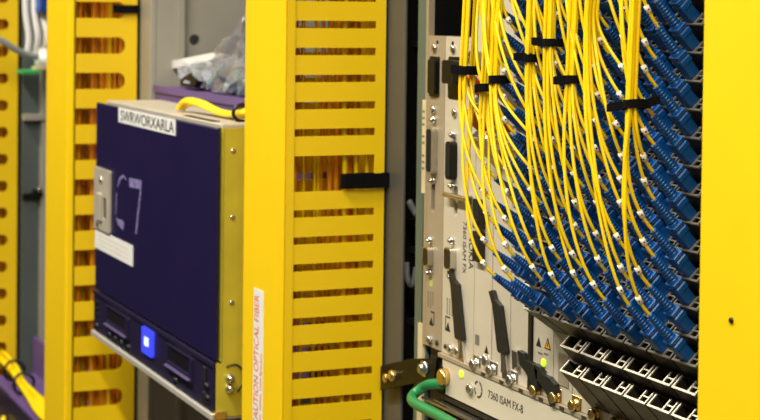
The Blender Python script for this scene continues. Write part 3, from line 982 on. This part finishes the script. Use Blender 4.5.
def cords():
    rnd = random.Random(11)
    # x of bundle, height of tie, half depth across the view, lean
    B = {0: (-0.1500, 1.548, 0.0068, 0.012), 1: (-0.0940, 1.566, 0.0072, 0.004), 2: (-0.0670, 1.578, 0.0062, 0.004), 3: (-0.0345, 1.553, 0.0062, 0.008),
         4: (-0.0100, 1.600, 0.0075, 0.030), 5: (0.0450, 1.540, 0.0078, 0.006)}
    BY = -0.0710
    tied = 0
    for ci, (k0, th, xl) in enumerate(CARDS):
        j = ci - 2
        if j < 0:
            continue
        bx, zt, hw, lean = B[j]
        rows = list(range(2, 16))
        sl = slots(len(rows), 0.0032, hw, 20 + j)
        sl.sort(key=lambda p: p[0] * 0.2 + p[1])
        for n, k in enumerate(rows):
            zb = Z_ROW0 + PITCH_Z * k + 0.034
            free = zb > zt - 0.045
            lab = cord_label(n, ci)
            s = sl[n] if not free else (rnd.uniform(-0.006, 0.004), rnd.uniform(-0.002, 0.006))
            cord(lab, 'yellow patch cords', xl, th, k, bundle_path(bx, BY, zt, s, 0.007, lean, 100 * j + n, free))
        T6 = {1: [(0.002, -0.004, 0.0008, -0.006, -0.0150, 0.0010, 0.0060)], 2: [(-0.001, -0.005, 0.0, -0.008, -0.0140, 0.001, 0.0060), (0.003, 0.003, 0.0, 0.0075, 0.010, 0.001, 0.0060)],
              3: [(0.001, -0.0055, 0.0, -0.006, -0.0150, -0.0010, 0.0062)], 5: [(0.0, -0.006, -0.0005, -0.010, -0.017, -0.0030, 0.0058), (0.003, 0.004, 0.0, 0.007, 0.013, 0.003, 0.0058)]}
        names = {1: 'black strap round the third cord bundle', 2: 'black strap highest up, round the fourth cord bundle', 3: 'black strap round the fifth cord bundle', 5: 'black strap with long tail round the rightmost cord bundle'}
        if j in names:
            strap('cable_strap', names[j], bx, BY, zt, 0.0046, hw + 0.0016, 0.0058, T6[j], tilt=0.18 if j == 5 else 0.05)
    # the two columns beside the network cards hang from three bundles
    BUN = [(-0.2060, -0.0690, 1.553), (-0.1685, -0.0710, 1.541), (-0.1500, -0.0710, 1.548)]
    for ci in (0, 1):
        k0, th, xl = CARDS[ci]
        rows = list(range(2, 15)) if ci == 0 else list(range(2, 16))
        seqs = slots(14, 0.0034, 0.0068, 40 + ci)
        for n, k in enumerate(rows):
            lab = cord_label(n, ci)

            def path(end, d, n=n, s=seqs[n], ci=ci):
                r = random.Random(500 + 40 * ci + n)
                b = (0 if n < 8 else 1) if ci == 0 else 1
                bx, by, zt = BUN[b]
                if end.z > zt - 0.04:
                    bx, by, zt = bx + r.uniform(-.01, .02), by + 0.002, end.z + 0.13
                j = Vector((bx + s[0], by + s[1], zt))
                gap = (j - end).length
                sag = Vector((-0.55, -0.25, 0.45)) if b == 0 else Vector((-0.30, -0.40, 0.65))
                t0 = (d * 0.45 + sag * 0.55).normalized() * gap * r.uniform(0.75, 1.0)
                p = hermite(end, t0, j, Vector((0.012, 0.0, gap * 1.15)), 20)
                m = r.uniform(-.006, .006)
                for i, q in enumerate(p):
                    w = i / 20
                    q.x += m * (w * (1 - w)) ** 1.5 * 6
                top = Vector((j.x + 0.012, j.y + 0.01, max(1.98, zt + 0.2)))
                tail = smooth_path([p[-2], p[-1], Vector((j.x + 0.003, j.y + 0.002, zt + 0.08)), top], 5)
                return p + tail[6:]
            cord(lab, 'yellow patch cords', xl, th, k, path)
    strap('cable_strap', 'black strap round the leftmost cord bundle, over the beige card', -0.2060, -0.0690, 1.553, 0.0050, 0.0082, 0.0070, [(0.001, -0.0055, 0.0, -0.006, -0.0130, 0.0010, 0.0072), (0.004, 0.0045, 0.0, 0.009, 0.013, -0.0030, 0.0072)], 0.0)
    strap('cable_strap', 'black strap round the second bundle, lower of the neighbouring pair', -0.1685, -0.071, 1.541, 0.0048, 0.0080, 0.0062, [(0.0, -0.005, 0.0, -0.003, -0.0105, -0.0008, 0.0062)], 0.08)
    strap('cable_strap', 'black strap round the second bundle, upper of the neighbouring pair', -0.1500, -0.071, 1.548, 0.0048, 0.0080, 0.0062, [], 0.10)


cords()


def trough():
    t = thing('overhead_trough', 'yellow fibre trough above the frame where the cord bundles end', 'cable trough', (-0.17, -0.07, 1.965))
    obj('side_wall', MB().box(-0.52, 0.165, -0.130, -0.127, 1.965, 2.08, ch=0.0008), M['duct'], t)
    obj('side_wall', MB().box(-0.52, 0.165, -0.013, -0.010, 1.965, 2.08, ch=0.0008), M['duct'], t)
    obj('floor_panel', MB().box(-0.52, 0.165, -0.127, -0.098, 1.965, 1.968).box(-0.52, 0.165, -0.035, -0.013, 1.965, 1.968).box(-0.52, -0.26, -0.098, -0.035, 1.965, 1.968).box(0.12, 0.165, -0.098, -0.035, 1.965, 1.968), M['duct'], t)
    obj('cover', MB().box(-0.52, 0.165, -0.131, -0.009, 2.08, 2.083, ch=0.0008), M['duct'], t)


trough()
strap('cable_strap', 'wide black strap sticking out of the middle slotted duct', -0.5225, -0.018, 1.4335, 0.0035, 0.0285, 0.0145, [(0.0032, 0.02, 0, 0.0032, -0.027, 0, 0.0140)])
strap('cable_strap', 'black strap on the far duct above the purple device', -1.298, -0.050, 1.597, 0.0035, 0.018, 0.0115, [(0.003, 0.012, 0, 0.003, -0.016, 0, 0.011)])


# ---------------------------------------------------------------- purple device
def purple_device():
    X0, X1, YF, YB, ZB, ZT = -1.205, -0.697, -0.115, -0.036, 1.170, 1.475
    t = thing('purple_device', 'dark purple rack device with a lit blue display and white name label', 'network device', ((X0 + X1) / 2, -0.07, ZB))
    obj('cover', MB().box(X0, X1 - 0.004, YF, YF + 0.004, 1.229, ZT - 0.001, ch=0.0012), M['purple'], t)
    obj('body', MB().box(X0 + 0.004, X1 - 0.016, YF + 0.005, YB, ZB + 0.004, ZT - 0.006), M['beige_top'], t)
    tp = MB().box(X0 + 0.030, X1 - 0.006, YF + 0.006, YB, ZT - 0.006, ZT + 0.003, ch=0.001)
    for i in range(8):
        tp.box(X0 + 0.36 + i * 0.014, X0 + 0.368 + i * 0.014, YF + 0.008, YF + 0.016, ZT + 0.003, ZT + 0.004, 1)
    obj('top_plate', tp, [M['beige_top'], M['casing']], t)
    bz = MB().prism([(X0, ZB + 0.004), (X1 - 0.006, ZB + 0.004), (X1 - 0.006, 1.2265), (X0, 1.2265)], 'y', YF - 0.001, YF + 0.004)
    bz.box(X0, X1 - 0.006, YF - 0.003, YF - 0.001, 1.2225, 1.2265)
    bez = obj('bezel', bz, M['purple_dark'], t)
    for x0, x1 in ((-1.130, -1.040), (-0.860, -0.778)):
        fr = MB().perforated(rrect(x0 - 0.008, x1 + 0.008, 1.190, 1.218, 0.002), [rrect(x0, x1, 1.1985, 1.2165, 0.001)], 'y', YF - 0.004, YF - 0.001)
        d = obj('display', fr, M['purple_dark'], bez)
        obj('glass', MB().box(x0, x1, YF - 0.0022, YF - 0.001, 1.1985, 1.2165), M['screen'], bez)
        obj('display_lip', MB().prism([(YF - 0.007, 1.1935), (YF - 0.001, 1.1975), (YF - 0.001, 1.191)], 'x', x0 - 0.004, x1 + 0.006), M['lip_purple'], bez)
        obj('print', MB().box(x0 + 0.02, x1, YF - 0.0013, YF - 0.001, 1.2195, 1.2210), M['grey_print'], bez)
    on = obj('lit_display', MB().prism(rrect(-0.966, -0.922, 1.1895, 1.2205, 0.003), 'y', YF - 0.004, YF - 0.001), M['screen_on'], bez)
    on['label'] = 'glowing blue display panel'
    obj('digit', MB().perforated(rrect(-0.953, -0.937, 1.200, 1.2100, 0.002), [rrect(-0.948, -0.942, 1.203, 1.2070, 0.001)], 'y', YF - 0.0044, YF - 0.0039), M['screen_glyph'], bez)
    for x in (-1.185, -1.120, -1.090, -1.060, -1.030, -0.830, -0.720, -0.716):
        z = 1.1815 if x < -0.75 else (1.198 if x == -0.720 else 1.186)
        obj('button', MB().lathe((x, YF - 0.001, z), (x, -1, z), [(0, 0.0045), (0.003, 0.0042), (0.0036, 0.0030)], 10), M['black'], bez)
    for z in (1.196, 1.204, 1.212):
        obj('button', MB().lathe((-1.188, YF - 0.001, z), (-1.188, -1, z), [(0, 0.0028), (0.002, 0.0026)], 8), M['black'], bez)
    obj('port_slot', MB().box(-0.7345, -0.7235, YF - 0.0025, YF - 0.001, 1.2015, 1.2175, ch=0.0006), M['hole_shade'], bez)  # black blocks drawn for the shade in the port slots
    obj('port_slot', MB().box(-0.7345, -0.7235, YF - 0.0025, YF - 0.001, 1.1785, 1.1905, ch=0.0006), M['hole_shade'], bez)
    obj('bottom_edge', MB().box(X0 - 0.004, X1 - 0.003, YF - 0.004, YB, ZB - 0.004, ZB + 0.003, ch=0.001), M['silver'], t)
    # right-hand chromate bracket
    side = MB().prism([(YF + 0.001, ZB), (YF + 0.001, 1.2265), (YF + 0.007, 1.2265), (YF + 0.007, ZT - 0.001), (YB, ZT - 0.001), (YB, ZB)], 'x', X1 - 0.002, X1)
    side.box(X1 - 0.014, X1, YF + 0.006, YF + 0.0075, 1.228, ZT - 0.001)
    sb = obj('side_bracket', side, M['chrome_y'], t)
    for y, z in ((-0.098, 1.450), (-0.098, 1.380), (-0.098, 1.290), (-0.070, 1.40), (-0.07, 1.25)):
        obj('screw', MB().screw((X1, y, z), (1, 0, 0), 0.0028, 0.0015), M['steel'], sb)
    for z in (1.2105, 1.1995):
        obj('stud', MB().lathe((X1, -0.100, z), (1, -0.100, z), [(0, 0.0048), (0.004, 0.0048), (0.007, 0.0042), (0.0085, 0.0022)], 12), M['steel'], sb)
    cl = smooth_path([(X1 + 0.003, -0.104, 1.223), (X1 + 0.004, -0.093, 1.2245), (X1 + 0.004, -0.085, 1.216), (X1 + 0.004, -0.086, 1.204), (X1 + 0.003, -0.092, 1.196)], 5)
    obj('wire_clip', MB().tube(cl, 0.0012, 7), M['cage'], sb)
    obj('lip', MB().box(X1 - 0.006, X1 + 0.004, YF - 0.001, YF + 0.012, ZB - 0.003, ZB + 0.006, ch=0.001), M['brass'], sb)
    # latch handle
    hd = MB().perforated(rrect(-1.202, -1.126, 1.310, 1.390, 0.002), [rrect(-1.156, -1.140, 1.326, 1.354, 0.003)], 'y', YF - 0.003, YF)
    hd.box(-1.178, -1.160, YF - 0.006, YF - 0.003, 1.322, 1.358, ch=0.001)
    ha = obj('latch_plate', hd, M['beige_top'], t)
    obj('recess', MB().box(-1.156, -1.140, YF - 0.0012, YF - 0.0002, 1.326, 1.354), M['hole_shade'], ha)  # black fill paints the shade in the latch slot
    for z in (1.317, 1.3755):
        obj('rivet', MB().screw((-1.180 if z < 1.34 else -1.165, YF - 0.003, z), (0, -1, 0), 0.005, 0.002), M['steel'], ha)
    # labels
    lb = obj('name_label', MB().box(-1.091, -0.847, YF - 0.0008, YF - 0.0001, 1.4555, 1.4740), M['label'], t)
    text('lettering', 'SWRWORXARLA', 0.0190, face_front(-1.080, YF - 0.0010, 1.4582), M['black_print'], lb, sx=1.56)
    st = obj('sticker', MB().box(-1.204, -1.020, YF - 0.0008, YF - 0.0001, 1.283, 1.3085), M['label'], t)
    pr = MB()
    for z in (1.289, 1.295, 1.301):
        pr.box(-1.185, -1.04, YF - 0.001, YF - 0.0008, z, z + 0.0012)
    obj('print', pr, M['panel'], st)
    # chalk mark C 7
    ck = MB()
    for poly in ([(-1.052, 1.386), (-1.068, 1.391), (-1.086, 1.386), (-1.096, 1.372), (-1.092, 1.374), (-1.080, 1.384), (-1.066, 1.388)],
                 [(-1.100, 1.365), (-1.103, 1.338), (-1.100, 1.338), (-1.097, 1.365)],
                 [(-1.100, 1.334), (-1.090, 1.326), (-1.066, 1.322), (-1.062, 1.330), (-1.070, 1.334), (-1.092, 1.333)],
                 [(-1.040, 1.390), (-0.985, 1.392), (-0.987, 1.381), (-1.038, 1.379)],
                 [(-0.990, 1.381), (-1.002, 1.350), (-1.010, 1.325), (-1.004, 1.325), (-0.996, 1.350), (-0.985, 1.381)]):
        ck.prism(poly, 'y', YF - 0.0004, YF - 0.0001)
    c = obj('chalk_mark', ck, M['chalk'], t)
    c['label'] = 'faint chalked mark reading C7'


purple_device()


def second_device():
    t = thing('mauve_device', 'mauve sheet metal device behind the dark purple one, under the plastic bags', 'network device', (-0.95, 0.05, 1.2))
    obj('body', MB().box(-1.238, -0.66, -0.026, 0.30, 1.20, 1.4925, ch=0.002), M['purple_lt'], t)
    obj('top_flange', MB().box(-1.238, -0.66, -0.0285, -0.026, 1.486, 1.4945), M['purple_lt'], t)


second_device()


def bag(name, label, c, size, seed, m, tilt=0.0):
    """crumpled film bag"""
    bm = bmesh.new()
    bmesh.ops.create_icosphere(bm, subdivisions=4, radius=1)
    R = Matrix.Rotation(tilt, 3, 'Y')
    for v in bm.verts:
        p = v.co.copy()
        q = Vector([math.copysign(abs(x) ** 0.75, x) for x in p])
        n = noise.noise(p * 2.3 + Vector((seed, 0, 0))) * 0.30 + abs(noise.noise(p * 5.0 + Vector((0, seed, 0)))) * 0.24
        q *= (0.86 + n)
        q = R @ Vector((q.x * size[0], q.y * size[1], q.z * size[2]))
        v.co = Vector(c) + q
    zmin = min(v.co.z for v in bm.verts)
    for v in bm.verts:
        v.co.z = max(v.co.z, zmin + size[2] * 0.35)
    zmin = min(v.co.z for v in bm.verts)
    for v in bm.verts:
        v.co.z += 1.4948 - zmin
    me = bpy.data.meshes.new(name)
    bm.to_mesh(me)
    bm.free()
    me.materials.append(m)
    return me


def bags():
    t = thing('plastic_bag', 'clear plastic bag with a white fold and dark part inside, on the mauve device', 'bag', (-1.15, 0.02, 1.4948))
    link('film', bag('film', '', (-1.135, 0.030, 1.53), (0.095, 0.042, 0.026), 1.3, M['bag'], 0.0), t)
    fold = MB().prism([(-1.265, 1.519), (-1.252, 1.527), (-1.070, 1.543), (-1.020, 1.541), (-1.085, 1.533), (-1.258, 1.515)], 'y', 0.0, 0.008)
    obj('header_fold', fold, M['white'], t)
    obj('dark_part', MB().prism([(-1.165, 1.497), (-1.105, 1.497), (-1.098, 1.507), (-1.120, 1.516), (-1.150, 1.510), (-1.168, 1.504)], 'y', -0.012, 0.012), M['black'], t)
    obj('grey_part', MB().box(-1.225, -1.175, 0.012, 0.045, 1.497, 1.520, ch=0.004), M['grey_cable'], t)
    t = thing('plastic_bag', 'smoky film bag with pale teal packaging, beside the middle duct', 'bag', (-0.98, 0.03, 1.4948))
    link('film', bag('film', '', (-0.962, 0.022, 1.545), (0.115, 0.040, 0.050), 5.1, M['bag_grey'], -0.30), t)
    for i, (x, y, z, sx, sz) in enumerate(((-1.040, 0.000, 1.504, 0.042, 0.006), (-0.985, 0.002, 1.522, 0.026, 0.012), (-0.945, 0.004, 1.510, 0.026, 0.012))):  # crumpled shapes added as the shine of the film
        me = bag('glints', '', (x, y, z), (sx, 0.010, sz), 9.0 + i, M['teal'], -0.45)
        link('glints', me, t)


bags()


def yellow_bundle():
    # cord bundle lying on top of the purple device
    t = thing('cord_bundle', 'short bundle of yellow cords lying on top of the purple device', 'cord bundle', (-0.80, -0.07, 1.478))
    r = random.Random(5)
    for i in range(5):
        o = (r.uniform(-.004, .004), r.uniform(-.006, .006), r.uniform(0, .006))
        pts = [(-0.935 + i * 0.004, -0.088 + o[1], 1.4815), (-0.905, -0.085 + o[1], 1.487 + o[2]), (-0.860, -0.082 + o[1], 1.4865 + o[2]), (-0.815, -0.078 + o[1], 1.4825 + o[2] * .6), (-0.770, -0.076 + o[1], 1.4815 + o[2] * .6), (-0.725, -0.074 + o[1], 1.485 + o[2]), (-0.66, -0.05 + o[1], 1.497 + o[2])]
        obj('cord', MB().tube(smooth_path(pts, 5), 0.0028, 7), M['jacket'], t)
    mb = MB()
    pts = [(-0.733, -0.075 + 0.011 * cos(a * pi / 8), 1.4875 + 0.009 * sin(a * pi / 8)) for a in range(17)]
    mb.tube(pts, 0.0022, 6)
    obj('tie', mb, M['black'], t)


yellow_bundle()


# ---------------------------------------------------------------- far left bay contents
def far_bay():
    # mauve device low down with a cord bundle on it
    t = thing('mauve_device', 'mauve device at the lower left corner, under a strapped yellow bundle', 'network device', (-1.75, 0.0, 0.75))
    obj('body', MB().box(-2.05, -1.47, -0.085, 0.25, 0.80, 0.940, ch=0.002), M['purple_lt'], t)
    obj('front_edge', MB().box(-2.05, -1.47, -0.088, -0.085, 0.80, 0.936), M['purple_dark'], t)
    obj('back_plate', MB().box(-2.062, -1.47, -0.010, -0.004, 0.940, 1.004), M['purple_lt'], t)
    t = thing('cord_bundle', 'strapped bundle of yellow cords on the mauve device, lower left corner', 'cord bundle', (-1.85, -0.06, 0.94))
    r = random.Random(9)
    for i in range(12):
        oy, oz = r.uniform(-.010, .010), r.uniform(-.006, .010)
        sp = r.uniform(-.022, .022)
        pts = [(-2.15, -0.058 + oy, 0.960 + oz), (-2.05, -0.060 + oy, 0.966 + oz), (-1.955, -0.063 + oy * .8, 0.966 + oz), (-1.915, -0.064 + oy * .55, 0.962 + oz * .7), (-1.865, -0.066 + oy * .55, 0.957 + oz * .7), (-1.80, -0.062 + sp * 0.6, 0.952 + oz * .5), (-1.70, -0.058 + sp, 0.946 + abs(oz) * .2), (-1.62, -0.05 + sp * 1.1, 0.9455)]
        obj('cord', MB().tube(smooth_path(pts, 4), 0.0042, 7), M['jacket'], t)
    for x, z in ((-1.955, 0.966), (-1.878, 0.959)):
        mb = MB().tube([(x + 0.004 * sin(a), -0.065 + 0.0175 * cos(a * pi / 8), z + 0.0175 * sin(a * pi / 8)) for a in range(17)], 0.0026, 6)
        obj('tie', mb, M['black'], t)
    # second bundle in the corner below
    t = thing('cord_bundle', 'yellow cords hanging in front of the mauve device, lower left corner', 'cord bundle', (-1.85, -0.1, 0.8))
    for i in range(6):
        x = -1.90 + 0.030 * i
        pts = [(x, -0.094, 0.90 - 0.012 * (i % 2)), (x + 0.02, -0.098, 0.88), (x + 0.05, -0.098, 0.84), (x + 0.06, -0.094, 0.78)]
        obj('cord', MB().tube(smooth_path(pts, 4), 0.0045, 7), M['jacket'], t)
    # pale cables in the upper part
    labs = ['thick white cable hanging at the upper left, nearest the far duct', 'thick white cable at the upper left, second from the far duct', 'thick white cable at the upper left, third from the far duct', 'thick white cable at the upper left, nearest the second duct']
    for i in range(4):
        y = -0.030 + 0.014 * i
        pts = [(-2.03, y + 0.002, 1.95), (-2.03, y, 1.70), (-2.032 + 0.006 * i, y - 0.003, 1.60), (-2.03 + 0.010 * i, y + 0.003, 1.545), (-2.035, y + 0.001, 1.515 - 0.002 * i)]
        obj('white_cable', MB().tube(smooth_path(pts, 5), 0.0058, 9), M['white'], label=labs[i], cat='cable', group='white cables at upper left')
    t = thing('cable_boot', 'ribbed white plastic cable boot at the upper left above the green strip', 'cable fitting', (-2.03, 0.0, 1.49))
    obj('shell', MB().lathe((-2.03, 0.004, 1.492), (-2.03, 0.004, 2), [(0, 0.017), (0.003, 0.021), (0.022, 0.021), (0.026, 0.016), (0.030, 0.018), (0.034, 0.012)], 14), M['white'], t)
    obj('flange', MB().box(-2.05, -2.012, -0.018, 0.026, 1.4865, 1.492, ch=0.001), M['tape'], t)
    obj('grey_cable', MB().tube(smooth_path([(-2.00, -0.108, 1.548), (-1.998, -0.085, 1.540), (-2.0, -0.06, 1.525), (-2.004, -0.036, 1.514), (-2.005, -0.016, 1.510)], 5), 0.006, 9), M['grey_cable'], label='grey cable crossing in front of the far left duct', cat='cable')
    obj('green_strip', MB().box(-2.055, -2.0, -0.045, -0.012, 1.4795, 1.4862, ch=0.001), M['green_lt'], label='thin bright green strip below the white cable boot', cat='strip')
    bx = MB().box(-2.05, -1.99, -0.016, 0.03, 1.592, 1.68, ch=0.003).box(-2.052, -1.988, -0.018, 0.032, 1.590, 1.597)
    obj('blue_box', bx, M['blue_dark'], label='blue plastic box at the top of the far left gap', cat='box')


far_bay()
